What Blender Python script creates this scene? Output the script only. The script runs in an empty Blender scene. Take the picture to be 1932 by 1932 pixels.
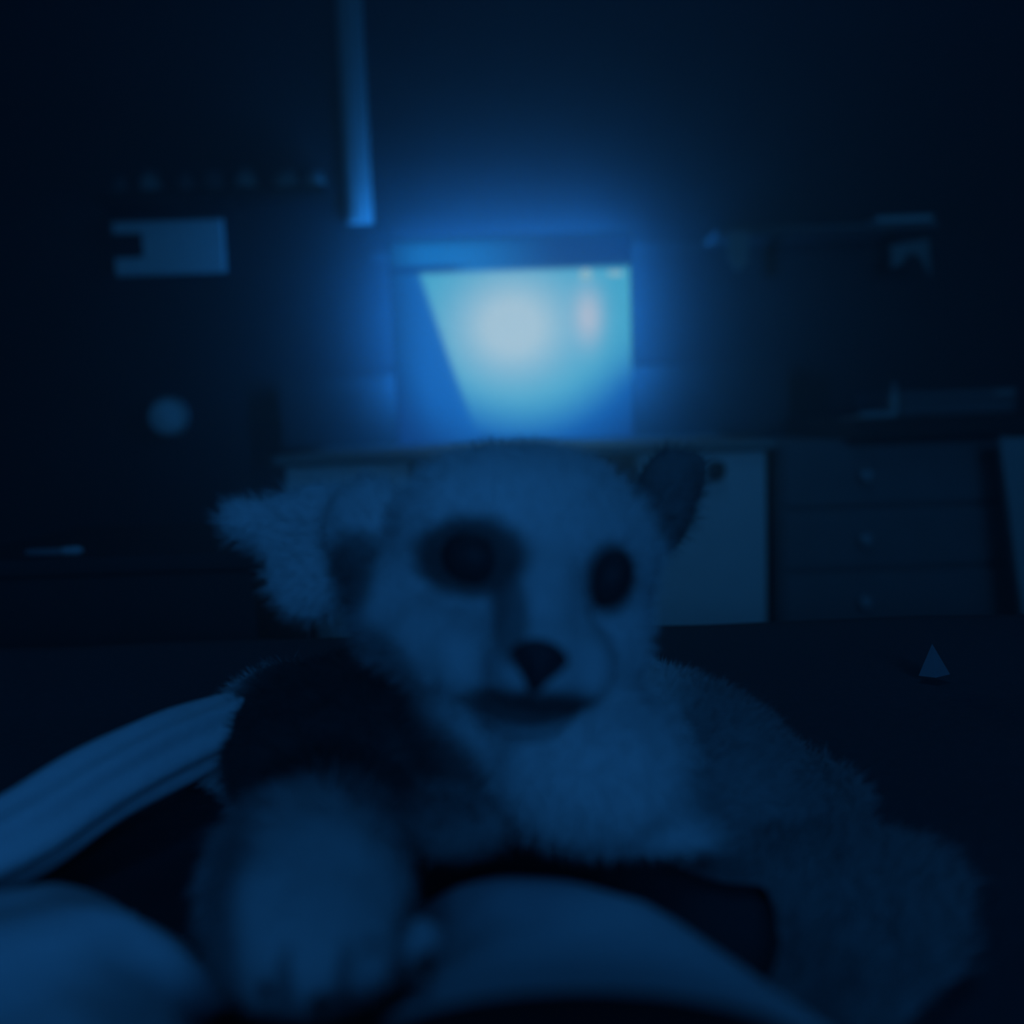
import bpy, bmesh, math, random
import numpy as np
from mathutils import Vector, Matrix, noise

random.seed(7)
rng = np.random.default_rng(7)
S = bpy.context.scene
C = S.collection

# ------------------------------------------------------------------ camera
F = 1673.0                       # focal length in pixels of the 1932 frame
CAM = Vector((0.0, 0.0, 0.80))   # a phone held just above a bed
PITCH, ROLL = math.radians(-6.0), math.radians(2.0)
cam_d = bpy.data.cameras.new('camera')
cam = bpy.data.objects.new('camera', cam_d)
C.objects.link(cam)
RM = Matrix.Rotation(math.pi / 2 + PITCH, 3, 'X') @ Matrix.Rotation(-ROLL, 3, 'Z')
cam.matrix_world = Matrix.Translation(CAM) @ RM.to_4x4()
cam_d.sensor_width = 36.0
cam_d.lens = 36.0 * F / 1932.0
cam_d.clip_start = 0.01
cam_d.dof.use_dof = True
cam_d.dof.focus_distance = 0.62
cam_d.dof.aperture_fstop = 2.7
S.camera = cam

# ------------------------------------------------------------------ light
w = bpy.data.worlds.new('night')
S.world = w
w.use_nodes = True
bg = w.node_tree.nodes['Background']
bg.inputs['Color'].default_value = (0.025, 0.28, 1.0, 1)
bg.inputs['Strength'].default_value = 0.19

def area(name, loc, target, sx, sy, power, color):
    l = bpy.data.lights.new(name, 'AREA')
    l.shape = 'RECTANGLE'; l.size = sx; l.size_y = sy; l.energy = power; l.color = color
    o = bpy.data.objects.new(name, l); C.objects.link(o)
    o.location = loc
    o.rotation_euler = (Vector(target) - Vector(loc)).to_track_quat('-Z', 'Y').to_euler()
    return o
# unseen overhead fill, added to lift the desk fronts and the dog's head
area('overhead_fill', (0.15, 1.05, 2.28), (0.15, 1.15, 0.0), 0.5, 0.5, 2.5, (0.025, 0.30, 1.0))
# unseen fill light added far behind the camera for even frontal light
area('rear_fill', (0.6, -5.5, 2.6), (0.0, 1.0, 0.8), 2.0, 1.6, 80.0, (0.027, 0.29, 1.0))

S.view_settings.view_transform = 'Standard'
S.view_settings.look = 'None'
S.view_settings.gamma = 1.0
S.view_settings.use_curve_mapping = False
S.view_settings.exposure = 0.0

S.cycles.use_denoising = True
S.cycles.volume_bounces = 0
S.cycles.max_bounces = 4

# ------------------------------------------------------------------ helpers
def ray(px, py):
    return RM @ Vector(((px - 966.0) / F, -(py - 966.0) / F, -1.0))
def P(px, py, d):                # a point seen at (px, py), d metres down the camera axis
    return CAM + ray(px, py) * d
def W(px, py, Y):                # a point on the upright plane at distance Y
    r = ray(px, py); return CAM + r * ((Y - CAM.y) / r.y)
def G(px, py, z):                # a point on the level plane at height z
    r = ray(px, py); return CAM + r * ((z - CAM.z) / r.z)

def mat(name, color, rough=0.7, noise_amt=0.15, noise_scale=30.0, bump=0.0, spec=0.3, attr=None, sheen=0.0):
    m = bpy.data.materials.new(name); m.use_nodes = True
    nt = m.node_tree; b = nt.nodes['Principled BSDF']
    b.inputs['Roughness'].default_value = rough
    b.inputs['Specular IOR Level'].default_value = spec
    tc = nt.nodes.new('ShaderNodeTexCoord')
    nz = nt.nodes.new('ShaderNodeTexNoise'); nz.inputs['Scale'].default_value = noise_scale
    nz.inputs['Detail'].default_value = 4
    nt.links.new(tc.outputs['Object'], nz.inputs['Vector'])
    mx = nt.nodes.new('ShaderNodeMix'); mx.data_type = 'RGBA'; mx.blend_type = 'MULTIPLY'
    mx.inputs['Factor'].default_value = noise_amt
    if attr:
        a = nt.nodes.new('ShaderNodeAttribute'); a.attribute_name = attr
        nt.links.new(a.outputs['Color'], mx.inputs['A'])
    else:
        mx.inputs['A'].default_value = (*color, 1)
    nt.links.new(nz.outputs['Fac'], mx.inputs['B'])
    nt.links.new(mx.outputs['Result'], b.inputs['Base Color'])
    if bump:
        bp = nt.nodes.new('ShaderNodeBump'); bp.inputs['Strength'].default_value = bump
        bp.inputs['Distance'].default_value = 0.002
        nt.links.new(nz.outputs['Fac'], bp.inputs['Height'])
        nt.links.new(bp.outputs['Normal'], b.inputs['Normal'])
    if sheen: b.inputs['Sheen Weight'].default_value = sheen
    return m

M = {
    'wall': mat('wall_paint', (0.062, 0.066, 0.074), 0.9, 0.2, 6, 0.2, 0.1),
    'wall_rail': mat('rail_paint', (0.072, 0.076, 0.084), 0.8, 0.2, 12),
    'splash': mat('back_panel_paint', (0.078, 0.08, 0.088), 0.8, 0.2, 10),
    'ceiling': mat('ceiling_paint', (0.10, 0.10, 0.11), 0.9, 0.2, 6, 0.0, 0.1),
    'floor': mat('floor_boards', (0.05, 0.045, 0.04), 0.6, 0.4, 9),
    'trim': mat('pale_trim_paint', (0.45, 0.45, 0.44), 0.7, 0.15, 12),
    'paper': mat('pale_paper', (0.82, 0.82, 0.80), 0.85, 0.08, 40),
    'ink': mat('dark_print', (0.03, 0.03, 0.04), 0.8),
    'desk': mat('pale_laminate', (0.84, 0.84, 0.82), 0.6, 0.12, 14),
    'desk_shade': mat('pale_laminate_shaded', (0.34, 0.34, 0.33), 0.6, 0.25, 14),  # darker copy of the desk laminate, shading put into its colour
    'dark_wood': mat('dark_stained_wood', (0.045, 0.04, 0.04), 0.55, 0.4, 18),
    'navy_wood': mat('dull_painted_wood', (0.20, 0.20, 0.21), 0.7, 0.25, 18),
    'black': mat('black_plastic', (0.02, 0.02, 0.022), 0.5),
    'metal': mat('pale_knob_metal', (0.45, 0.45, 0.46), 0.4),
    'cover': mat('dark_bedspread_cloth', (0.075, 0.075, 0.08), 0.95, 0.3, 160, 0.5, 0.1),
    'blanket': mat('pale_blanket_cloth', (0.70, 0.70, 0.70), 0.95, 0.12, 220, 0.4, 0.1, sheen=0.1),
    'dark_cloth': mat('dark_cushion_cloth', (0.03, 0.03, 0.035), 0.95, 0.3, 160, 0.4, 0.1),
    'fur': mat('dog_fur', (0.5, 0.5, 0.5), 0.9, 0.15, 260, 0.6, 0.1, attr='Col'),
    'eye': mat('dark_eye', (0.035, 0.034, 0.036), 0.5, 0.0, 30, 0, 0.12),
    'nose': mat('dark_nose_skin', (0.045, 0.04, 0.045), 0.6, 0.2, 400, 0.6, 0.3),
    'claw': mat('dark_claw', (0.06, 0.055, 0.05), 0.4),
    'cream': mat('cream_ceramic', (0.42, 0.42, 0.40), 0.5),
}

def empty(name, loc, label=None, cat=None, group=None):
    o = bpy.data.objects.new(name, None); C.objects.link(o); o.location = loc
    o.empty_display_size = 0.05
    tag(o, label, cat, group); return o
def tag(o, label=None, cat=None, group=None, kind=None):
    if label: o['label'] = label
    if cat: o['category'] = cat
    if group: o['group'] = group
    if kind: o['kind'] = kind
    return o
def link(name, me, m, parent=None, smooth=False):
    o = bpy.data.objects.new(name, me); C.objects.link(o)
    if m and not me.materials: me.materials.append(m)
    if smooth:
        me.polygons.foreach_set('use_smooth', [True] * len(me.polygons))
    if parent is not None:
        o.parent = parent
        o.matrix_parent_inverse = Matrix.Translation(parent.location).inverted()
    return o
def bm_obj(name, bm, m, parent=None, smooth=False):
    me = bpy.data.meshes.new(name); bm.normal_update(); bm.to_mesh(me); bm.free()
    return link(name, me, m, parent, smooth)
def add_box(bm, lo, hi, bevel=0.0):
    lo, hi = Vector(lo), Vector(hi)
    r = bmesh.ops.create_cube(bm, size=1.0)
    vs = r['verts']
    c, s = (lo + hi) / 2, hi - lo
    for v in vs: v.co = Vector((v.co.x * s.x, v.co.y * s.y, v.co.z * s.z)) + c
    if bevel:
        es = list({e for v in vs for e in v.link_edges})
        bmesh.ops.bevel(bm, geom=es, offset=bevel, segments=2, affect='EDGES', profile=0.5)
def box(name, lo, hi, m, parent=None, bevel=0.003):
    bm = bmesh.new(); add_box(bm, lo, hi, bevel); return bm_obj(name, bm, m, parent)
def add_lathe(bm, prof, c, axis='Z', seg=24):
    c = Vector(c); rings = []
    for r, h in prof:
        ring = []
        for k in range(seg):
            a = 2 * math.pi * k / seg
            x, y = r * math.cos(a), r * math.sin(a)
            p = Vector((x, y, h)) if axis == 'Z' else Vector((x, -h, y))
            ring.append(bm.verts.new(c + p))
        rings.append(ring)
    for a, b in zip(rings, rings[1:]):
        for k in range(seg):
            bm.faces.new((a[k], a[(k + 1) % seg], b[(k + 1) % seg], b[k]))
    bm.faces.new(rings[0][::-1]); bm.faces.new(rings[-1])
def lathe(name, prof, c, m, parent=None, axis='Z', seg=24):
    bm = bmesh.new(); add_lathe(bm, prof, c, axis, seg)
    bmesh.ops.recalc_face_normals(bm, faces=bm.faces)
    return bm_obj(name, bm, m, parent, True)
def smoothstep(a, b, x):
    t = np.clip((x - a) / (b - a), 0, 1); return t * t * (3 - 2 * t)

# ------------------------------------------------------------------ the room
WALL_Y = 2.55
XL, XR, CEIL = -1.95, 2.05, 2.35
tag(box('floor', (XL, -2.2, -0.05), (XR, WALL_Y, 0), M['floor'], bevel=0), kind='structure')
tag(box('wall_back', (XL, WALL_Y, 0), (XR, WALL_Y + 0.1, CEIL), M['wall'], bevel=0), kind='structure')
tag(box('wall_left', (XL - 0.1, -2.2, 0), (XL, WALL_Y + 0.1, CEIL), M['wall'], bevel=0), kind='structure')
tag(box('wall_right', (XR, -2.2, 0), (XR + 0.1, WALL_Y + 0.1, CEIL), M['wall'], bevel=0), kind='structure')
tag(box('ceiling', (XL, -2.2, CEIL), (XR, WALL_Y, CEIL + 0.05), M['ceiling'], bevel=0), kind='structure')
tag(box('baseboard_back', (XL, WALL_Y - 0.015, 0), (XR, WALL_Y, 0.09), M['navy_wood'], bevel=0.004), kind='structure')

# pale upright moulding that comes down to the wall shelf
SHELF_Y0 = WALL_Y - 0.17
a, b = W(683, 424, WALL_Y), W(672, 0, WALL_Y)
bm = bmesh.new()
x0, x1 = a.x - 0.037, a.x + 0.032
add_box(bm, (x0, WALL_Y - 0.03, a.z), (x1, WALL_Y, CEIL), 0.004)
add_box(bm, (x0 + 0.016, WALL_Y - 0.042, a.z), (x1 - 0.016, WALL_Y - 0.028, CEIL), 0.004)
tag(bm_obj('trim_1', bm, M['trim']), kind='structure')

# ------------------------------------------------------------------ wall rail and shelf
sl, sr = W(1345, 440, WALL_Y - 0.09), W(1752, 415, WALL_Y - 0.09)
sz = W(1550, 424, WALL_Y - 0.15).z
rl = W(690, 440, WALL_Y)
tag(box('trim_2', (rl.x, WALL_Y - 0.006, sz - 0.028), (sl.x, WALL_Y, sz - 0.005), M['wall_rail'], bevel=0.002), kind='structure')
sh = empty('wall_shelf', (0.5 * (sl.x + sr.x), WALL_Y, sz),
           'dark wall shelf right of the monitor holding a pale flat book', 'shelf')
box('shelf_board', (sl.x, WALL_Y - 0.15, sz - 0.02), (sr.x, WALL_Y, sz), M['navy_wood'], sh)
for px in (1440, 1650):
    q = W(px, 470, WALL_Y)
    bm = bmesh.new()
    add_box(bm, (q.x - 0.010, WALL_Y - 0.012, sz - 0.11), (q.x + 0.010, WALL_Y, sz - 0.02), 0.002)
    add_box(bm, (q.x - 0.010, WALL_Y - 0.12, sz - 0.030), (q.x + 0.010, WALL_Y, sz - 0.02), 0.002)
    bm_obj('bracket', bm, M['dark_wood'], sh)
# pale book lying on the right end
q0, q1 = W(1640, 430, WALL_Y - 0.1), W(1748, 412, WALL_Y - 0.1)
bk = empty('book', ((q0.x + q1.x) / 2, WALL_Y - 0.1, sz), 'pale thin book lying flat on the right end of the wall shelf', 'book')
box('cover', (q0.x, WALL_Y - 0.145, sz), (q1.x, WALL_Y - 0.02, sz + 0.003), M['cream'], bk, 0.001)
box('pages', (q0.x + 0.003, WALL_Y - 0.142, sz + 0.003), (q1.x - 0.003, WALL_Y - 0.024, sz + 0.017), M['paper'], bk, 0.001)
box('cover', (q0.x, WALL_Y - 0.145, sz + 0.017), (q1.x, WALL_Y - 0.02, sz + 0.020), M['cream'], bk, 0.001)
# papers hanging from the shelf edge
def hang(name, outline, Y, m, label, cat, notch=0.0):
    pts = [W(x, y, Y) for x, y in outline]
    bm = bmesh.new()
    f = [bm.verts.new((p.x, Y, p.z)) for p in pts]
    g = [bm.verts.new((p.x, Y + 0.006, p.z)) for p in pts]
    bm.faces.new(f); bm.faces.new(g[::-1])
    n = len(f)
    for k in range(n): bm.faces.new((f[k], g[k], g[(k + 1) % n], f[(k + 1) % n]))
    bmesh.ops.recalc_face_normals(bm, faces=bm.faces)
    return tag(bm_obj(name, bm, m), label, cat)
hang('paper_tag', [(1374, 437), (1374, 492), (1392, 514), (1412, 496), (1414, 436)], WALL_Y - 0.158, M['cream'],
     'small pale paper tag hanging from the middle of the wall shelf', 'tag')
hang('pennant', [(1682, 462), (1684, 506), (1700, 498), (1718, 476), (1738, 486), (1756, 520), (1752, 450)], WALL_Y - 0.158, M['cream'],
     'pale swallow-tailed cloth pennant hanging under the right end of the wall shelf', 'pennant')

# ------------------------------------------------------------------ notice and trinket ledge on the left of the wall
n0, n1 = W(222, 522, WALL_Y), W(421, 414, WALL_Y)
no = empty('notice_board', ((n0.x + n1.x) / 2, WALL_Y, n0.z), 'pale rectangular notice pinned to the dark wall left of the moulding', 'notice')
box('sheet', (n0.x, WALL_Y - 0.012, n0.z), (n1.x, WALL_Y, n1.z), M['paper'], no, 0.002)
d0, d1 = W(222, 487, WALL_Y - 0.012), W(268, 440, WALL_Y - 0.012)
box('printed_square', (n0.x + 0.001, WALL_Y - 0.015, d0.z), (d1.x, WALL_Y - 0.012, d1.z), M['ink'], no, 0.0005)

l0, l1 = W(195, 372, WALL_Y - 0.05), W(622, 352, WALL_Y - 0.05)
lz = W(408, 360, WALL_Y - 0.1).z
ld = empty('picture_ledge', ((l0.x + l1.x) / 2, WALL_Y, lz), 'narrow dark ledge on the wall above the pale notice', 'ledge')
box('ledge_board', (l0.x, WALL_Y - 0.1, lz - 0.016), (l1.x, WALL_Y, lz), M['dark_wood'], ld)
box('ledge_lip', (l0.x, WALL_Y - 0.112, lz - 0.016), (l1.x, WALL_Y - 0.1, lz + 0.006), M['dark_wood'], ld, 0.002)
items = [(228, 30, 36, 'square'), (285, 40, 46, 'squat'), (352, 34, 36, 'round'), (405, 38, 40, 'tall'), (466, 40, 44, 'wide'), (542, 46, 36, 'low'), (594, 38, 34, 'small')]
ordn = ['leftmost', 'second from the left', 'third from the left', 'middle', 'third from the right', 'second from the right', 'rightmost']
for k, (px, wd, ht, kind) in enumerate(items):
    c = W(px, 350, WALL_Y - 0.055)
    r = wd * 2.5 / F / 2; h = ht * 2.5 / F
    t = empty('trinket_jar', (c.x, WALL_Y - 0.055, lz),
              'small dim pale jar on the wall ledge, %s of the seven' % ordn[k], 'jar', 'jars on the wall ledge')
    lathe('jar_body', [(r * 0.8, 0), (r, h * 0.12), (r, h * 0.6), (r * 0.7, h * 0.75)], (c.x, WALL_Y - 0.055, lz), M['cream' if k in (1, 4, 5, 6) else 'navy_wood'], t)
    lathe('jar_lid', [(r * 0.75, h * 0.75), (r * 0.8, h * 0.8), (r * 0.78, h * 0.97), (r * 0.6, h)], (c.x, WALL_Y - 0.055, lz), M['navy_wood'], t)

# ------------------------------------------------------------------ small round plaque on the left of the wall
c = W(320, 786, WALL_Y)
pq = empty('round_plaque', (c.x, WALL_Y, c.z), 'small round pale plaque on the dark wall below the notice', 'plaque')
rr = 37 * WALL_Y / F
lathe('rim', [(rr, 0), (rr, 0.010), (rr * 0.96, 0.014), (rr * 0.88, 0.014), (rr * 0.86, 0.009), (rr * 0.86, 0.0)], (c.x, WALL_Y, c.z), M['cream'], pq, 'Y', 40)
lathe('face', [(rr * 0.86, 0.002), (rr * 0.85, 0.009), (rr * 0.5, 0.0105), (rr * 0.05, 0.011)], (c.x, WALL_Y, c.z), M['paper'], pq, 'Y', 40)

# ------------------------------------------------------------------ desk
DY0, DY1 = 1.95, WALL_Y - 0.02
dl, dr = W(512, 850, DY0), W(1466, 846, DY0)
dt = W(1200, 838, DY0).z; db = dt - 0.022
dk = empty('desk', ((dl.x + dr.x) / 2, (DY0 + DY1) / 2, 0), 'pale double-pedestal desk against the back wall beneath the glowing monitor', 'desk')
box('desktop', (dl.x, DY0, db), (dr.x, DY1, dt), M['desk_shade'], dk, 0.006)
pr0, pr1 = W(1205, 1000, DY0 + 0.02), W(1449, 1000, DY0 + 0.02)
pl0, pl1 = W(540, 1000, DY0 + 0.02), W(775, 1000, DY0 + 0.02)
kz = W(1352, 888, DY0).z
for (a_, b_) in ((pl0, pl1), (pr0, pr1)):
    box('pedestal', (a_.x, DY0 + 0.05, 0.03), (b_.x, DY1 - 0.04, db), M['desk'], dk, 0.003)
    dr_ = box('pedestal_door', (a_.x + 0.004, DY0 + 0.025, 0.06), (b_.x - 0.002, DY0 + 0.05, db - 0.004), M['desk'], dk, 0.004)
    kx = W(1352, 888, DY0).x if a_ is pr0 else b_.x - 0.09
    lathe('knob', [(0.010, 0), (0.009, 0.012), (0.020, 0.016), (0.022, 0.024), (0.014, 0.03)], (kx, DY0 + 0.025, kz), M['dark_wood'], dr_, 'Y', 16)
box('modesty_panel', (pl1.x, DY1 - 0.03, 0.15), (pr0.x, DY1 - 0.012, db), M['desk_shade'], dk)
ul_, ur_ = W(526, 700, DY1), W(1484, 688, DY1)
box('upstand', (ul_.x, DY1 - 0.02, dt), (ur_.x, DY1, W(1000, 700, DY1).z), M['splash'], dk)

# ------------------------------------------------------------------ monitor on its wall arm
MY = 2.32
ml, mr = W(742, 600, MY), W(1190, 600, MY)
mtop, mbot = W(966, 447, MY).z, W(966, 833, MY).z  # panel carried below the screen's own edge to hold painted glow
mcx, mcz = (ml.x + mr.x) / 2, (mtop + mbot) / 2
mo = empty('monitor', (mcx, WALL_Y, mcz), 'flat monitor on a wall arm above the desk, its screen washed out blue and white', 'monitor')
bz = 0.002
bm = bmesh.new()
add_box(bm, (ml.x - bz, MY + 0.004, mbot - bz), (mr.x + bz, MY + 0.035, mtop + bz), 0.004)
bm_obj('housing', bm, M['black'], mo)
for lo, hi in (((ml.x - bz, MY - 0.002, mtop), (mr.x + bz, MY + 0.004, mtop + bz)), ((ml.x - bz, MY - 0.002, mbot - bz), (mr.x + bz, MY + 0.004, mbot)),
               ((ml.x - bz, MY - 0.002, mbot), (ml.x, MY + 0.004, mtop)), ((mr.x, MY - 0.002, mbot), (mr.x + bz, MY + 0.004, mtop))):
    box('bezel', lo, hi, M['black'], mo, 0.001)
box('wall_arm', (mcx - 0.03, MY + 0.034, mcz - 0.03), (mcx + 0.03, WALL_Y, mcz + 0.03), M['black'], mo)
box('wall_plate', (mcx - 0.08, WALL_Y - 0.012, mcz - 0.1), (mcx + 0.08, WALL_Y, mcz + 0.1), M['black'], mo)
# blue glow strip added behind the monitor to put a halo on the wall
ls = bpy.data.materials.new('added_glow_strip'); ls.use_nodes = True
lb = ls.node_tree.nodes['Principled BSDF']; lb.inputs['Base Color'].default_value = (0.02, 0.05, 0.1, 1)
lb.inputs['Emission Color'].default_value = (0.03, 0.31, 1, 1); lb.inputs['Emission Strength'].default_value = 1.0
def strip(x0, z0, x1, z1):
    box('added_glow_strip', (x0, MY + 0.035, z0), (x1, MY + 0.041, z1), ls, mo, 0.001)
    hx, hz_ = x1 - x0, z1 - z0
    l = area('added_glow_lamp', ((x0 + x1) / 2, MY + 0.045, (z0 + z1) / 2), ((x0 + x1) / 2, WALL_Y, (z0 + z1) / 2), max(hx, 0.01), max(hz_, 0.01), STRIP_W * max(hx, hz_), (0.012, 0.235, 1.0))
STRIP_W = 12.5
strip(ml.x + 0.03, mtop - 0.03, mr.x - 0.03, mtop - 0.02)
strip(ml.x + 0.02, mbot + 0.12, ml.x + 0.03, mtop - 0.03)
strip(mr.x - 0.03, mbot + 0.12, mr.x - 0.02, mtop - 0.03)

# the picture on the screen: a pale blue page with a white patch, a white column and a dim side panel, with painted halo glow round them
sm = bpy.data.materials.new('lit_screen'); sm.use_nodes = True
nt = sm.node_tree; nt.nodes.clear()
out = nt.nodes.new('ShaderNodeOutputMaterial'); em = nt.nodes.new('ShaderNodeEmission')
nt.links.new(em.outputs[0], out.inputs['Surface'])
uv = nt.nodes.new('ShaderNodeUVMap'); sp = nt.nodes.new('ShaderNodeSeparateXYZ')
nt.links.new(uv.outputs[0], sp.inputs[0])
U = sp.outputs[0]
def mth(op, a, b=None, c=None):
    n = nt.nodes.new('ShaderNodeMath'); n.operation = op
    for i, x in enumerate((a, b, c)):
        if x is None: continue
        if isinstance(x, (int, float)): n.inputs[i].default_value = x
        else: nt.links.new(x, n.inputs[i])
    return n.outputs[0]
V = mth('MULTIPLY_ADD', sp.outputs[1], 1.315, -0.315)
def sst(x, lo, hi):
    n = nt.nodes.new('ShaderNodeMapRange'); n.interpolation_type = 'SMOOTHSTEP'
    n.inputs['From Min'].default_value = lo; n.inputs['From Max'].default_value = hi
    nt.links.new(x, n.inputs['Value']); return n.outputs['Result']
def blob(u, v, su, sv):
    du = mth('DIVIDE', mth('SUBTRACT', U, u), su); dv = mth('DIVIDE', mth('SUBTRACT', V, v), sv)
    r2 = mth('ADD', mth('MULTIPLY', du, du), mth('MULTIPLY', dv, dv))
    return mth('POWER', 2.718, mth('MULTIPLY', r2, -1.0))
def mixc(fac, A, B):
    n = nt.nodes.new('ShaderNodeMix'); n.data_type = 'RGBA'
    if isinstance(fac, (int, float)): n.inputs['Factor'].default_value = fac
    else: nt.links.new(fac, n.inputs['Factor'])
    for key, x in (('A', A), ('B', B)):
        if isinstance(x, tuple): n.inputs[key].default_value = (*x, 1)
        else: nt.links.new(x, n.inputs[key])
    return n.outputs['Result']
K = 1.0
PANEL, CYAN, WHITE, BAR = (0.005, 0.13, 0.56), (0.055, 0.42, 0.72), (0.36, 0.60, 0.78), (0.004, 0.15, 0.58)
DIMBAR = (0.002, 0.05, 0.30)
# page: right of a slanting edge, below the header bar
slant = mth('ADD', U, mth('MULTIPLY', V, 0.20))                 # edge leans as in the picture
page = mth('MULTIPLY', sst(slant, 0.255, 0.30), mth('SUBTRACT', 1.0, sst(V, 0.76, 0.815)))
col = mixc(sst(U, 0.25, 0.75), (0.006, 0.17, 0.60), (0.003, 0.055, 0.27))     # header, its right end painted in the halo tone
dbar = mth('MULTIPLY', mth('MULTIPLY', sst(V, 0.775, 0.80), mth('SUBTRACT', 1.0, sst(V, 0.82, 0.85))), mth('SUBTRACT', 1.0, sst(U, 0.22, 0.36)))
col = mixc(dbar, col, DIMBAR)
side = mth('SUBTRACT', 1.0, sst(V, 0.74, 0.80))
col = mixc(side, col, PANEL)
edge = mth('MULTIPLY', sst(U, -0.06, 0.16), mth('SUBTRACT', 1.0, sst(V, 0.93, 1.03)))
col = mixc(edge, (0.003, 0.065, 0.28), col)  # left and top borders fade to the painted halo tone
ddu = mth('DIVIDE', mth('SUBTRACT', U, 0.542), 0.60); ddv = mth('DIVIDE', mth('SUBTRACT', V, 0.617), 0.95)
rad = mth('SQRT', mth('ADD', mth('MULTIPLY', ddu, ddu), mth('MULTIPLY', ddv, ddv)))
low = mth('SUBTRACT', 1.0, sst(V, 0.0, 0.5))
col = mixc(mth('MULTIPLY', low, sst(rad, 0.85, 1.3)), col, (0.003, 0.05, 0.25))  # lower corners painted as the halo beneath the bright page
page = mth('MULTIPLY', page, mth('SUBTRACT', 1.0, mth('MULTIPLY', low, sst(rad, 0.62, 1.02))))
col = mixc(page, col, CYAN)
wb = mth('MULTIPLY', blob(0.50, 0.43, 0.22, 0.30), page)
col = mixc(mth('MINIMUM', mth('MULTIPLY', wb, 1.25), 1.0), col, WHITE)
wc = mth('MULTIPLY', blob(0.82, 0.48, 0.06, 0.17), page)
col = mixc(wc, col, (0.40, 0.55, 0.74))
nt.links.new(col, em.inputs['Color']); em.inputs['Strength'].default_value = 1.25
bm = bmesh.new()
vs = [bm.verts.new(p) for p in ((ml.x, MY, mbot), (mr.x, MY, mbot), (mr.x, MY, mtop), (ml.x, MY, mtop))]
f = bm.faces.new(vs); ul = bm.loops.layers.uv.new('UVMap')
for l, q in zip(f.loops, ((0, 0), (1, 0), (1, 1), (0, 1))): l[ul].uv = q
scr = bm_obj('screen', bm, sm, mo)
scr['label'] = 'lit screen, white in the middle and cyan round it'
im = bpy.data.materials.new('lit_icon'); im.use_nodes = True
b_ = im.node_tree.nodes['Principled BSDF']; b_.inputs['Base Color'].default_value = (0, 0, 0, 1)
b_.inputs['Emission Color'].default_value = (0.25, 0.56, 0.75, 1); b_.inputs['Emission Strength'].default_value = 1.1
for px, py, hw, hh in ((1105, 518, 11, 10), (1160, 516, 14, 5)):
    q = W(px, py, MY - 0.002); k = MY / F
    bm = bmesh.new()
    bm.faces.new([bm.verts.new((q.x + sx * hw * k * math.cos(0) , MY - 0.0015, q.z + sz_ * hh * k)) for sx, sz_ in ((-1, -.6), (-.6, -1), (.6, -1), (1, -.6), (1, .6), (.6, 1), (-.6, 1), (-1, .6))])
    bm_obj('icon', bm, im, scr)

# ------------------------------------------------------------------ dresser on the right with things on top
RY = 1.90
r0, r1 = W(1612, 800, RY), W(1990, 800, RY)
rt = W(1740, 786, RY).z
dz_ = W(1680, 845, RY).z
rx1 = max(r1.x, r0.x + 0.5)
xa, xb = W(1468, 1000, RY + 0.06).x, W(1888, 1000, RY + 0.06).x
dd = empty('dresser', ((xa + xb) / 2, RY + 0.2, 0), 'dark dresser to the right of the desk with an overhanging top and small pulls', 'dresser')
box('dresser_top', (r0.x, RY, rt - 0.045), (rx1, 2.48, rt), M['dark_wood'], dd)
box('carcass', (xa, RY + 0.06, 0.0), (xb, 2.46, rt - 0.045), M['navy_wood'], dd)
xm = W(1660, 1000, RY + 0.06).x
for x0, x1, px, pys in ((xa + 0.006, xm + 0.0, 1640, (880, 962)),):
    pass
zt = rt - 0.06
for k, (z0, z1) in enumerate(((zt - 0.13, zt), (zt - 0.27, zt - 0.14), (zt - 0.41, zt - 0.28), (0.05, zt - 0.42))):
    dw = box('drawer', (xa + 0.008, RY + 0.042, z0), (xb - 0.008, RY + 0.06, z1), M['navy_wood'], dd, 0.004)
    if k < 3:
        hx = W(1643, 900, RY).x
        lathe('drawer_pull', [(0.006, 0), (0.006, 0.010), (0.013, 0.014), (0.014, 0.022), (0.008, 0.026)], (hx, RY + 0.042, (z0 + z1) / 2), M['metal'], dw, 'Y', 14)
# things on the dresser top
q0, q1 = W(1622, 780, RY + 0.02), W(1690, 768, RY + 0.02)
ty = empty('small_tray', ((q0.x + q1.x) / 2, RY + 0.07, rt), 'small flat pale tray on the near left corner of the dresser', 'tray')
box('tray_base', (q0.x, RY + 0.015, rt), (q1.x, RY + 0.13, rt + 0.005), M['cream'], ty, 0.001)
box('tray_rim', (q0.x, RY + 0.012, rt + 0.002), (q1.x, RY + 0.018, rt + 0.014), M['cream'], ty, 0.001)
q = W(1687, 745, RY + 0.2)
bo = empty('small_bottle', (q.x, RY + 0.2, rt), 'small narrow pale bottle standing on the dresser behind the tray', 'bottle')
lathe('bottle_body', [(0.010, 0), (0.011, 0.004), (0.011, 0.05), (0.005, 0.058)], (q.x, RY + 0.2, rt), M['cream'], bo, seg=16)
lathe('bottle_cap', [(0.006, 0.058), (0.006, 0.074), (0.004, 0.076)], (q.x, RY + 0.2, rt), M['metal'], bo, seg=16)
q0 = W(1700, 760, RY + 0.24)
bx = empty('flat_box', (q0.x + 0.16, RY + 0.35, rt), 'long dark flat box with a pale lid edge at the right of the dresser top', 'box')
zb = W(1800, 752, RY + 0.24).z
box('box_body', (q0.x, RY + 0.24, rt), (rx1 - 0.02, RY + 0.5, zb), M['navy_wood'], bx)
box('box_lid', (q0.x - 0.003, RY + 0.236, zb), (rx1 - 0.017, RY + 0.504, zb + 0.02), M['navy_wood'], bx)
q2 = W(1878, 735, RY + 0.23)
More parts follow.
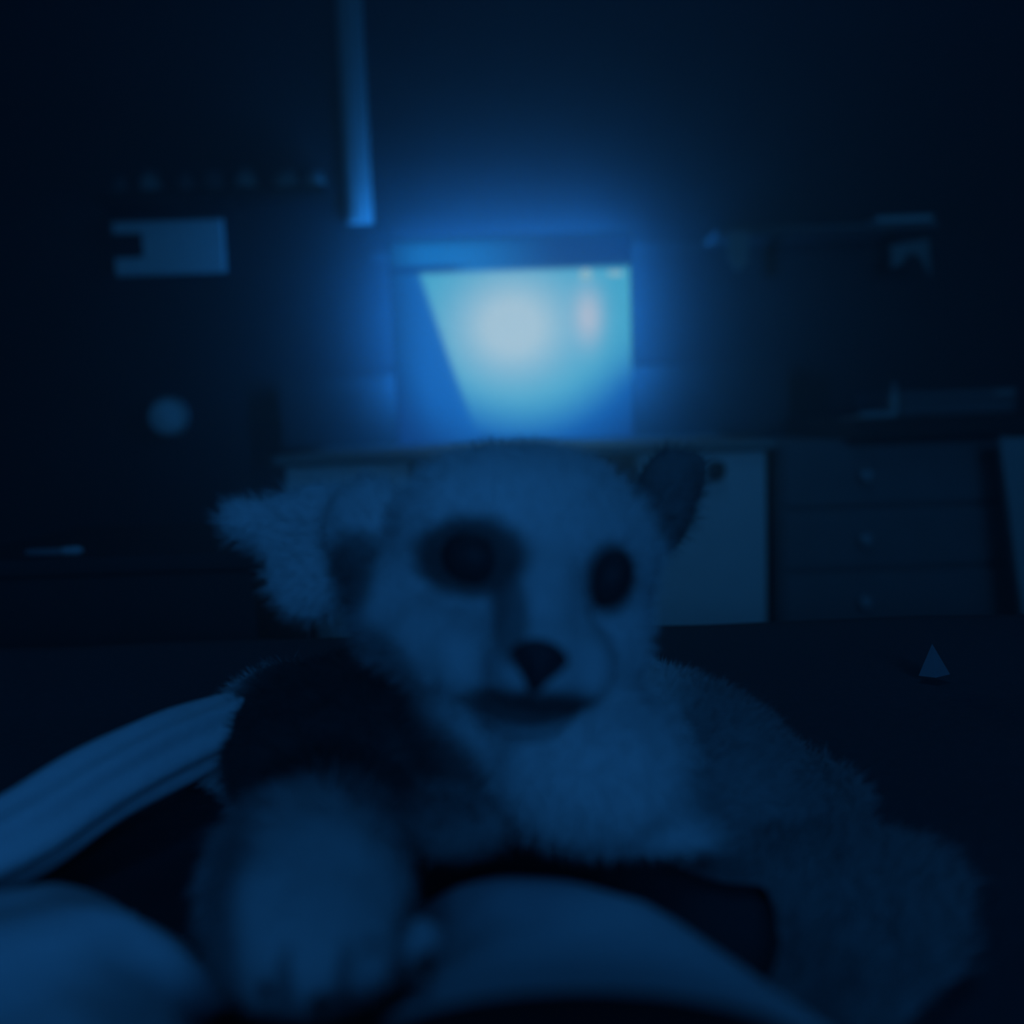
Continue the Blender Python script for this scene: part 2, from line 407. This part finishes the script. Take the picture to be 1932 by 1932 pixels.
box('lid_label', (q2.x, RY + 0.232, zb + 0.003), (rx1 - 0.03, RY + 0.236, zb + 0.017), M['cream'], bx, 0.0005)

# pale board leaning at the right edge
pa = [W(1897, 826, RY - 0.08), W(1990, 826, RY - 0.08), W(1990, 1150, RY - 0.08), W(1926, 1150, RY - 0.08)]
bm = bmesh.new()
fr = [bm.verts.new((p.x, RY - 0.10 if k in (2, 3) else RY - 0.06, p.z if k < 2 else 0.0)) for k, p in enumerate(pa)]
bk_ = [bm.verts.new(v.co + Vector((0, 0.02, 0))) for v in fr]
# carry the leaning left edge down to the floor
for vv in (fr[3], bk_[3]): vv.co.x += (pa[3].x - pa[0].x) * 1.2
for vv in (fr[2], bk_[2]): vv.co.x = fr[3].co.x + 0.12
bm.faces.new(fr[::-1]); bm.faces.new(bk_)
for k in range(4): bm.faces.new((fr[k], fr[(k + 1) % 4], bk_[(k + 1) % 4], bk_[k]))
bmesh.ops.recalc_face_normals(bm, faces=bm.faces)
tag(bm_obj('board', bm, M['trim']), 'pale board leaning upright against the right end of the dresser', 'board')

# ------------------------------------------------------------------ low dark chest beyond the bed, left
LY = 1.12
c0, c1 = W(-120, 1052, LY), W(486, 1046, LY)
cz = W(180, 1052, LY).z
ch = empty('blanket_chest', ((c0.x + c1.x) / 2, LY + 0.2, 0), 'low dark chest standing behind the foot of the bed at the left', 'chest')
box('chest_body', (c0.x, LY + 0.01, 0), (c1.x - 0.01, LY + 0.36, cz - 0.025), M['dark_wood'], ch)
box('chest_lid', (c0.x - 0.01, LY, cz - 0.025), (c1.x, LY + 0.38, cz), M['dark_wood'], ch, 0.006)
q = W(150, 1050, LY + 0.05); q3 = W(60, 1052, LY + 0.05)
pn = empty('pen', (q.x, LY + 0.03, cz), 'thin pen with a pale cap lying along the front of the low dark chest', 'pen')
def rod(name, a, b, r, m, parent):
    a, b = Vector(a), Vector(b); d = (b - a)
    bm = bmesh.new()
    add_lathe(bm, [(r * 0.5, 0), (r, r), (r, d.length - r), (r * 0.5, d.length)], (0, 0, 0), 'Z', 10)
    bm.transform(Matrix.Translation(a) @ d.to_track_quat('Z', 'Y').to_matrix().to_4x4())
    bmesh.ops.recalc_face_normals(bm, faces=bm.faces)
    return bm_obj(name, bm, m, parent, True)
rod('barrel', (q3.x, LY + 0.035, cz + 0.005), (q.x - 0.01, LY + 0.03, cz + 0.005), 0.005, M['navy_wood'], pn)
rod('cap', (q.x - 0.014, LY + 0.0302, cz + 0.006), (q.x + 0.016, LY + 0.028, cz + 0.006), 0.006, M['metal'], pn)

# ------------------------------------------------------------------ bed
BZ = 0.60
BY1 = G(1300, 1168, BZ).y
be = empty('bed', (0.1, 0.0, 0), 'low bed under a dark bedspread filling the foreground', 'bed')
bm = bmesh.new()
nx, ny = 90, 90
bx0, bx1, by0 = -0.85, 1.15, -1.1
gv = []
for j in range(ny + 1):
    row = []
    for i in range(nx + 1):
        x = bx0 + (bx1 - bx0) * i / nx; y = by0 + (BY1 - by0) * j / ny
        e = min(x - bx0, bx1 - x, y - by0, BY1 - y)
        z = BZ + 0.004 * noise.noise((x * 9, y * 9, 1)) * min(1, e / 0.05) - 0.02 * max(0, 1 - e / 0.02) ** 2
        row.append(bm.verts.new((x, y, z)))
    gv.append(row)
for j in range(ny):
    for i in range(nx):
        bm.faces.new((gv[j][i], gv[j][i + 1], gv[j + 1][i + 1], gv[j + 1][i]))
rim = gv[0] + [r[-1] for r in gv[1:]] + gv[-1][::-1][1:] + [r[0] for r in gv[::-1][1:-1]]
low = []
for k, v in enumerate(rim):
    low.append(bm.verts.new((v.co.x, v.co.y, 0.30 + 0.01 * math.sin(k * 0.9))))
for k in range(len(rim)):
    bm.faces.new((rim[k], low[k], low[(k + 1) % len(rim)], rim[(k + 1) % len(rim)]))
bmesh.ops.recalc_face_normals(bm, faces=bm.faces)
bm_obj('bedspread', bm, M['cover'], be, True)
box('mattress', (bx0 + 0.02, by0 + 0.02, 0.36), (bx1 - 0.02, BY1 - 0.02, BZ - 0.03), M['blanket'], be, 0.02)
box('bed_base', (bx0 + 0.03, by0 + 0.03, 0.18), (bx1 - 0.03, BY1 - 0.03, 0.36), M['dark_wood'], be)
for x in (bx0 + 0.1, bx1 - 0.1):
    for y in (by0 + 0.1, BY1 - 0.1):
        box('leg', (x - 0.03, y - 0.03, 0), (x + 0.03, y + 0.03, 0.18), M['dark_wood'], be)
# little peaked scrap of tissue on the bedspread
q = G(1762, 1284, BZ)
bm = bmesh.new()
k = (q - CAM).length / F
base = [bm.verts.new((q.x + dx * k, q.y + dy * k, BZ + 0.004)) for dx, dy in ((-26, 0), (-4, -14), (28, 2), (10, 22), (-14, 20))]
tip = bm.verts.new((q.x - 2 * k, q.y + 4 * k, BZ + 62 * k)); md = bm.verts.new((q.x + 8 * k, q.y - 2 * k, BZ + 30 * k))
for i in range(5):
    bm.faces.new((base[i], base[(i + 1) % 5], tip if i not in (1,) else md))
bm.faces.new((base[1], md, tip)); bm.faces.new((md, base[2], tip)); bm.faces.new(base[::-1])
bmesh.ops.recalc_face_normals(bm, faces=bm.faces)
tag(bm_obj('tissue', bm, M['navy_wood']), 'small dim peaked scrap of tissue on the dark bedspread at the right', 'tissue')

# ------------------------------------------------------------------ pale blanket heaped in front
HZ = 0.030
def poly_plane(pts, z): return np.array([[G(x, y, z).x, G(x, y, z).y] for x, y in pts])
def sdf(poly, X, Y):             # negative inside
    d = np.full(X.shape, 1e9); ins = np.zeros(X.shape, bool)
    n = len(poly)
    for k in range(n):
        ax, ay = poly[k]; bx_, by_ = poly[(k + 1) % n]
        ex, ey = bx_ - ax, by_ - ay
        t = np.clip(((X - ax) * ex + (Y - ay) * ey) / (ex * ex + ey * ey + 1e-12), 0, 1)
        d = np.minimum(d, np.hypot(X - ax - t * ex, Y - ay - t * ey))
        cnd = (ay > Y) != (by_ > Y)
        with np.errstate(divide='ignore', invalid='ignore'):
            ins ^= cnd & (X < (bx_ - ax) * (Y - ay) / (by_ - ay) + ax)
    return np.where(ins, -d, d)
BL = [(-700, 1670), (-60, 1650), (60, 1630), (150, 1612), (215, 1622), (262, 1668), (380, 1712), (400, 1752), (330, 1800), (345, 1850), (430, 1900), (560, 1922),
      (640, 1880), (800, 1760), (780, 1630), (900, 1615), (1010, 1612), (1140, 1632), (1290, 1672), (1400, 1742), (1520, 1818), (1650, 1900), (1790, 2010), (1990, 2300), (-700, 2300)]
poly = poly_plane(BL, BZ + HZ)
gx = np.linspace(-0.42, 0.42, 300); gy = np.linspace(0.03, 0.43, 170)
X, Y = np.meshgrid(gx, gy)
sd = sdf(poly, X, Y)
H = HZ * np.sqrt(np.clip(smoothstep(0.006, -0.035, sd), 0, 1))
fold = np.zeros_like(H)
for (fx, fy, ang, wv, amp) in ((-0.12, 0.30, 0.5, 0.016, 0.004), (-0.2, 0.27, 0.2, 0.02, 0.004), (0.05, 0.27, -0.35, 0.03, 0.004), (-0.03, 0.22, 0.1, 0.02, 0.003)):
    dx, dy = X - fx, Y - fy
    u = dx * math.cos(ang) + dy * math.sin(ang); v = -dx * math.sin(ang) + dy * math.cos(ang)
    fold += amp * np.exp(-(v / wv) ** 2 - (u / 0.12) ** 2)
nzv = np.array([[noise.noise((x * 22, y * 22, 3.0)) + 0.5 * noise.noise((x * 60, y * 60, 7.0)) for x in gx] for y in gy])
H = H + (fold + 0.0018 * nzv) * smoothstep(0.0, -0.03, sd)
Z = BZ + 0.0045 + H
keep = sd < 0.008
vid = -np.ones(X.shape, int); vid[keep] = np.arange(keep.sum())
verts = np.stack([X[keep], Y[keep], Z[keep]], 1)
faces = []
for j in range(X.shape[0] - 1):
    for i in range(X.shape[1] - 1):
        q4 = (vid[j, i], vid[j, i + 1], vid[j + 1, i + 1], vid[j + 1, i])
        if min(q4) >= 0: faces.append(tuple(int(t) for t in q4))
me = bpy.data.meshes.new('blanket'); me.from_pydata(verts.tolist(), [], faces)
blo = link('blanket', me, M['blanket'], None, True)
sol = blo.modifiers.new('thick', 'SOLIDIFY'); sol.thickness = 0.003; sol.offset = -1
tag(blo, 'pale soft blanket heaped in the foreground under the dog\'s paw', 'blanket')

# creased roll of the pale throw, behind left
def sweep(name, path, rad, m, parent=None, seg=40, n=60, wr=0.0, lobes=5, flat=0.8):
    pts = [Vector(p) for p in path]
    bm = bmesh.new(); rings = []
    for k in range(n + 1):
        t = k / n * (len(pts) - 1); i = min(int(t), len(pts) - 2); u = t - i
        p0, p1, p2, p3 = pts[max(i - 1, 0)], pts[i], pts[i + 1], pts[min(i + 2, len(pts) - 1)]
        p = 0.5 * ((2 * p1) + (p2 - p0) * u + (2 * p0 - 5 * p1 + 4 * p2 - p3) * u * u + (3 * p1 - p0 - 3 * p2 + p3) * u ** 3)
        tg = ((p2 - p0) * 0.5 * (1 - u) + (p3 - p1) * 0.5 * u).normalized()
        sd_ = tg.cross(Vector((0, 0, 1))).normalized(); up = sd_.cross(tg)
        r = rad[i] * (1 - u) + rad[i + 1] * u
        ring = []
        for s in range(seg):
            a = 2 * math.pi * s / seg
            q = r * (1 + wr * math.sin(lobes * a + 2.2 * math.sin(k * 0.06)) + wr * 0.6 * noise.noise((math.cos(a) * 2, math.sin(a) * 2, k * 0.12)))
            ring.append(bm.verts.new(p + sd_ * q * math.cos(a) + up * q * flat * math.sin(a)))
        rings.append(ring)
    for a_, b2 in zip(rings, rings[1:]):
        for s in range(seg):
            bm.faces.new((a_[s], a_[(s + 1) % seg], b2[(s + 1) % seg], b2[s]))
    bm.faces.new(rings[0][::-1]); bm.faces.new(rings[-1])
    bmesh.ops.recalc_face_normals(bm, faces=bm.faces)
    return bm_obj(name, bm, m, parent, True)
th = sweep('throw', [P(-260, 1760, 0.37), P(-60, 1640, 0.385), P(60, 1560, 0.40), P(190, 1475, 0.425), P(330, 1410, 0.46), P(450, 1365, 0.50), P(560, 1350, 0.54)],
           [0.020, 0.022, 0.022, 0.021, 0.021, 0.020, 0.016], M['blanket'], wr=0.10, lobes=7, flat=0.85)
tag(th, 'creased pale throw rolled up beside the dog at the left', 'throw')

# dark cushion nearest the camera
q = P(1080, 2045, 0.185)
bm = bmesh.new()
bmesh.ops.create_icosphere(bm, subdivisions=4, radius=1.0)
for v in bm.verts:
    x, y, z = v.co
    e = max(abs(x), abs(y))
    v.co = Vector((x * 0.075, y * 0.05, z * 0.013 * (1 - 0.25 * e ** 3))) + Vector((q.x, 0.168, BZ + 0.049))
cu = tag(bm_obj('cushion', bm, M['dark_cloth'], None, True), 'small black cushion at the very bottom edge, nearest of all', 'cushion')

# ------------------------------------------------------------------ the dog
DOGC = P(1000, 1450, 0.45)
dog = empty('dog', (DOGC.x, DOGC.y, BZ), 'small pale-faced dog with dark eyes lying on the bed with its forepaws on the blanket', 'dog')
CAMR = RM
src = bmesh.new()
def ell(px, py, d, rx, ry, rz, rot=0.0):
    """ellipsoid of half widths rx, ry (pixels at that depth) and rz metres, turned by rot about the view axis"""
    k = d / F
    r = bmesh.ops.create_icosphere(src, subdivisions=4, radius=1.0)
    c_ = P(px, py, d); R2 = CAMR @ Matrix.Rotation(math.radians(-rot), 3, 'Z')
    for v in r['verts']:
        v.co = c_ + R2 @ Vector((v.co.x * rx * k, v.co.y * ry * k, v.co.z * rz))
def limb(a, b, ra, rb, n=7):
    for k in range(n + 1):
        t = k / n
        r = ra + (rb - ra) * t
        px, py, d = (a[i] + (b[i] - a[i]) * t for i in range(3))
        ell(px, py, d, r, r, r * d / F)
# head
ell(985, 1035, 0.420, 262, 190, 0.062, 8)
ell(1000, 960, 0.435, 215, 120, 0.05, 6)
ell(800, 1150, 0.415, 150, 130, 0.045, 20)      # cheeks
ell(840, 1200, 0.390, 125, 105, 0.035, 15)
ell(1135, 1170, 0.405, 95, 150, 0.035, -5)
ell(1015, 1140, 0.375, 95, 130, 0.035, 5)       # bridge
ell(905, 1235, 0.372, 125, 90, 0.028, 15)       # muzzle pads
ell(1090, 1255, 0.360, 75, 80, 0.028, 0)
ell(1010, 1245, 0.350, 105, 85, 0.030, 5)
ell(985, 1330, 0.368, 100, 55, 0.028, 5)        # chin
# ears
ell(600, 985, 0.455, 150, 75, 0.016, -8)
ell(470, 985, 0.450, 66, 48, 0.011, 20)
ell(590, 1080, 0.448, 90, 95, 0.014, 25)
ell(700, 1000, 0.440, 90, 100, 0.03, 0)
ell(1250, 950, 0.450, 62, 110, 0.016, 12)
ell(1290, 905, 0.460, 45, 60, 0.012, 25)
# neck, chest, trunk
ell(960, 1330, 0.47, 250, 200, 0.08)
ell(1100, 1430, 0.415, 210, 165, 0.055, 10)
ell(700, 1420, 0.490, 260, 190, 0.09)
ell(560, 1400, 0.53, 170, 150, 0.07)
ell(1000, 1400, 0.62, 330, 190, 0.17)
ell(1290, 1470, 0.50, 250, 190, 0.09, 25)
ell(1440, 1590, 0.47, 190, 160, 0.07, 35)
# right foreleg folded on the bed
ell(1330, 1590, 0.43, 150, 75, 0.05, 20)
limb((1380, 1670, 0.42), (1620, 1810, 0.385), 110, 185)
limb((1620, 1810, 0.385), (1640, 1920, 0.33), 185, 165)
limb((1640, 1920, 0.33), (1560, 2010, 0.29), 150, 120)
ell(860, 1530, 0.43, 130, 80, 0.05, 0)
ell(1360, 1700, 0.415, 150, 110, 0.045, 30)
ell(1200, 1515, 0.43, 190, 75, 0.05, 12)
# left foreleg and the paw on the blanket
limb((680, 1480, 0.46), (560, 1660, 0.35), 150, 165)
limb((560, 1650, 0.345), (590, 1720, 0.305), 165, 190, 3)
ell(600, 1740, 0.292, 200, 135, 0.030, 25)
toes = [(490, 1810, 0.278, 58), (590, 1845, 0.266, 58), (702, 1835, 0.262, 58), (795, 1770, 0.272, 52)]
for tx, ty_, td, tr in toes: ell(tx, ty_, td, tr, tr * 0.85, tr * td / F)
tmp_me = bpy.data.meshes.new('body'); src.to_mesh(tmp_me); src.free()
tmp = bpy.data.objects.new('tmp_body', tmp_me); C.objects.link(tmp)
rm = tmp.modifiers.new('r', 'REMESH'); rm.mode = 'VOXEL'; rm.voxel_size = 0.0028
smd = tmp.modifiers.new('s', 'SMOOTH'); smd.factor = 0.5; smd.iterations = 22
dg = bpy.context.evaluated_depsgraph_get()
body_me = bpy.data.meshes.new_from_object(tmp.evaluated_get(dg))
bpy.data.objects.remove(tmp); bpy.data.meshes.remove(tmp_me)
body_me.name = 'body'
nv = len(body_me.vertices)
co = np.empty(nv * 3); body_me.vertices.foreach_get('co', co); co = co.reshape(-1, 3)
nr = np.empty(nv * 3); body_me.vertices.foreach_get('normal', nr); nr = nr.reshape(-1, 3)
# keep the underside on the bed
floor_z = BZ + 0.006
co[:, 2] = np.where(co[:, 2] < floor_z, floor_z + (co[:, 2] - floor_z) * 0.02, co[:, 2])
# tufted coat relief
rel = np.array([noise.noise((p[0] * 70, p[1] * 70, p[2] * 70)) for p in co]) * 0.0012
co += nr * rel[:, None]
body_me.vertices.foreach_set('co', co.ravel())
# coat colours and some painted shade, as patches round points of the body
patches = [  # px, py, depth, radius px (x, y), depth reach m, shade, strength
    (890, 1050, 0.370, 112, 76, 0.05, 0.085, 0.95),      # patch round the left eye
    (1150, 1092, 0.372, 54, 70, 0.05, 0.085, 0.9),
    (962, 1165, 0.345, 34, 80, 0.05, 0.20, 0.75),       # shadow of the muzzle's side, painted beside the nose
    (1000, 1325, 0.345, 120, 46, 0.05, 0.06, 0.9),      # lips and chin
    (715, 1250, 0.40, 120, 85, 0.06, 0.26, 0.85),       # shading on the lower cheek, painted into the coat
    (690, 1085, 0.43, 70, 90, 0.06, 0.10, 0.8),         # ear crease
    (640, 1380, 0.46, 280, 165, 0.12, 0.055, 1.0),      # dark left shoulder
    (560, 1250, 0.47, 200, 90, 0.12, 0.055, 0.9),
    (820, 1440, 0.44, 130, 110, 0.10, 0.07, 0.8),
    (1430, 1400, 0.47, 230, 130, 0.12, 0.20, 0.85),
    (1330, 1690, 0.39, 120, 90, 0.10, 0.06, 0.9),  # shadow under the chest, painted into the coat
    (860, 1560, 0.40, 130, 90, 0.08, 0.22, 0.8),
    (1650, 1760, 0.36, 330, 190, 0.20, 0.24, 0.85),
    (600, 1740, 0.29, 300, 240, 0.10, 0.42, 0.9),
    (1490, 1835, 0.36, 225, 125, 0.16, 0.10, 0.95),  # shaded inside of the right foreleg, painted dark below its lit rim
    (1262, 920, 0.45, 110, 120, 0.06, 0.12, 0.9),         # right ear
    (648, 1850, 0.262, 17, 60, 0.05, 0.16, 0.85),  # shade in the gaps between toes, painted here and on the next two
    (752, 1815, 0.262, 17, 60, 0.05, 0.16, 0.85),
    (538, 1850, 0.262, 17, 60, 0.05, 0.16, 0.85),
    (440, 1700, 0.31, 110, 180, 0.06, 0.10, 0.7),       # outside of the left leg
]
RI = np.array(RM.transposed())
def cam_xyz(p):
    q_ = (p - np.array(CAM)) @ RI.T
    return q_[:, 0], q_[:, 1], -q_[:, 2]
def coat(p):
    cx, cy, cd = cam_xyz(p)
    base = np.full(len(p), 0.60)
    chest = np.exp(-(((cx - (1100 - 966) * .38 / F) / 0.075) ** 2 + ((cy + (1440 - 966) * .38 / F) / 0.045) ** 2))
    base = base + 0.06 * chest
    base = base + 0.22 * np.exp(-(((cx - (900 - 966) * .38 / F) / 0.055) ** 2 + ((cy + (925 - 966) * .38 / F) / 0.022) ** 2)) * (cd < 0.46)  # forehead fur painted paler to carry the screen's glow
    for px, py, d, rx, ry, rz, s, st in patches:
        k = d / F
        q2 = ((cx - (px - 966) * k) / (rx * k)) ** 2 + ((cy + (py - 966) * k) / (ry * k)) ** 2 + ((cd - d) / rz) ** 2
        m_ = st * smoothstep(1.45, 0.55, q2)
        base = base * (1 - m_) + s * m_
    return base
def set_col(me, val):
    a_ = me.color_attributes.new('Col', 'FLOAT_COLOR', 'POINT')
    arr = np.ones((len(val), 4), np.float32); arr[:, :3] = val[:, None]
    arr[:, 2] *= 0.98
    a_.data.foreach_set('color', arr.ravel())
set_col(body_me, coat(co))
body_me.materials.clear()
body = link('body', body_me, M['fur'], dog, True)

# short coat of single hairs
body_me.calc_loop_triangles()
nt_ = len(body_me.loop_triangles)
tri = np.empty(nt_ * 3, int); body_me.loop_triangles.foreach_get('vertices', tri); tri = tri.reshape(-1, 3)
A_, B_, C_ = co[tri[:, 0]], co[tri[:, 1]], co[tri[:, 2]]
ar = np.linalg.norm(np.cross(B_ - A_, C_ - A_), axis=1)
NH = 60000
pick = rng.choice(nt_, NH, p=ar / ar.sum())
u = rng.random(NH); v = rng.random(NH); fl = u + v > 1; u[fl] = 1 - u[fl]; v[fl] = 1 - v[fl]
root = A_[pick] + (B_ - A_)[pick] * u[:, None] + (C_ - A_)[pick] * v[:, None]
nn = np.cross((B_ - A_)[pick], (C_ - A_)[pick]); nn /= np.linalg.norm(nn, axis=1)[:, None] + 1e-12
# the coat lies away from the nose
away = root - np.array(P(1015, 1235, 0.33)); away /= np.linalg.norm(away, axis=1)[:, None]
dirv = nn * 0.55 + (away - nn * (away * nn).sum(1)[:, None]) * 0.8 + rng.normal(0, 0.22, (NH, 3)); dirv[:, 2] -= 0.12
dirv /= np.linalg.norm(dirv, axis=1)[:, None]
dist = np.linalg.norm(root - np.array(P(1015, 1200, 0.35)), axis=1)
ln = np.where(np.linalg.norm(root - np.array(P(620, 1800, 0.275)), axis=1) < 0.045, 0.45, 1.0) * np.clip(0.002 + dist * 0.085, 0.002, 0.010) * rng.uniform(0.6, 1.2, NH)
side_v = np.cross(dirv, rng.normal(0, 1, (NH, 3))); side_v /= np.linalg.norm(side_v, axis=1)[:, None]
hw = 0.00030
tipp = root + dirv * ln[:, None]
tipp[:, 2] = np.maximum(tipp[:, 2], BZ + 0.006)
V3 = np.empty((NH * 3, 3)); V3[0::3] = root - side_v * hw - nn * 0.0006; V3[1::3] = root + side_v * hw - nn * 0.0006; V3[2::3] = tipp
hme = bpy.data.meshes.new('coat')
hme.vertices.add(NH * 3); hme.vertices.foreach_set('co', V3.ravel())
hme.loops.add(NH * 3); hme.loops.foreach_set('vertex_index', np.arange(NH * 3))
hme.polygons.add(NH); hme.polygons.foreach_set('loop_start', np.arange(0, NH * 3, 3)); hme.polygons.foreach_set('loop_total', np.full(NH, 3))
hme.update()
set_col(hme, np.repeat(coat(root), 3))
hair = link('coat', hme, M['fur'], dog); hair['kind'] = 'stuff'

# eyes, nose, claws
def orb(name, px, py, d, rx, ry, rz, rot, m, seg=20):
    bm = bmesh.new(); bmesh.ops.create_uvsphere(bm, u_segments=seg, v_segments=seg // 2, radius=1.0)
    k = d / F; c_ = P(px, py, d); R2 = CAMR @ Matrix.Rotation(math.radians(-rot), 3, 'Z')
    for v_ in bm.verts: v_.co = c_ + R2 @ Vector((v_.co.x * rx * k, v_.co.y * ry * k, v_.co.z * rz))
    return bm_obj(name, bm, m, dog, True)
orb('eye', 893, 1052, 0.366, 62, 50, 0.010, 12, M['eye'])
orb('eye', 1150, 1090, 0.370, 42, 56, 0.009, 22, M['eye'])
# nose: broad on top, narrowing to the lip, with two nostrils sunk in
bm = bmesh.new(); bmesh.ops.create_uvsphere(bm, u_segments=28, v_segments=18, radius=1.0)
k = 0.322 / F; c_ = P(1015, 1256, 0.322); R2 = CAMR @ Matrix.Rotation(math.radians(-10), 3, 'Z')
for v_ in bm.verts:
    x, y, z = v_.co
    wx = 0.62 + 0.38 * max(-1, min(1, (y + 0.2) * 1.6))
    for sx in (-1, 1):
        d2 = ((x - sx * 0.5) / 0.26) ** 2 + ((y - 0.05) / 0.22) ** 2
        if z > 0: z -= 0.45 * math.exp(-d2)
    v_.co = c_ + R2 @ Vector((x * 62 * k * max(0.4, wx), y * 50 * k, z * 0.011))
bm_obj('nose', bm, M['nose'], dog, True)
for (tx, ty_, td, tr) in toes:
    a_ = P(tx + 8, ty_ + 34, td - 0.009); b2 = P(tx + 14, ty_ + 70, td - 0.014)
    o = rod('claw', a_, b2, 0.0022, M['claw'], dog)

# ------------------------------------------------------------------ haze added to the room air to imitate glow round the screen
hz = bpy.data.materials.new('glow_haze'); hz.use_nodes = True
nt = hz.node_tree; nt.nodes.clear()
o_ = nt.nodes.new('ShaderNodeOutputMaterial'); vsn = nt.nodes.new('ShaderNodeVolumeScatter')
vsn.inputs['Color'].default_value = (0.5, 0.8, 1, 1); vsn.inputs['Density'].default_value = 0.24; vsn.inputs['Anisotropy'].default_value = 0.80
vs2 = nt.nodes.new('ShaderNodeVolumeScatter')
vs2.inputs['Color'].default_value = (0.5, 0.8, 1, 1); vs2.inputs['Density'].default_value = 0.012; vs2.inputs['Anisotropy'].default_value = 0.0
add = nt.nodes.new('ShaderNodeAddShader')
nt.links.new(vsn.outputs[0], add.inputs[0]); nt.links.new(vs2.outputs[0], add.inputs[1])
nt.links.new(add.outputs[0], o_.inputs['Volume'])
tag(box('haze', (XL + 0.005, -0.60, 0.005), (XR - 0.005, WALL_Y - 0.001, CEIL - 0.005), hz, None, 0), 'thin blue haze added to the dark room for the screen glow', 'haze', kind='stuff')
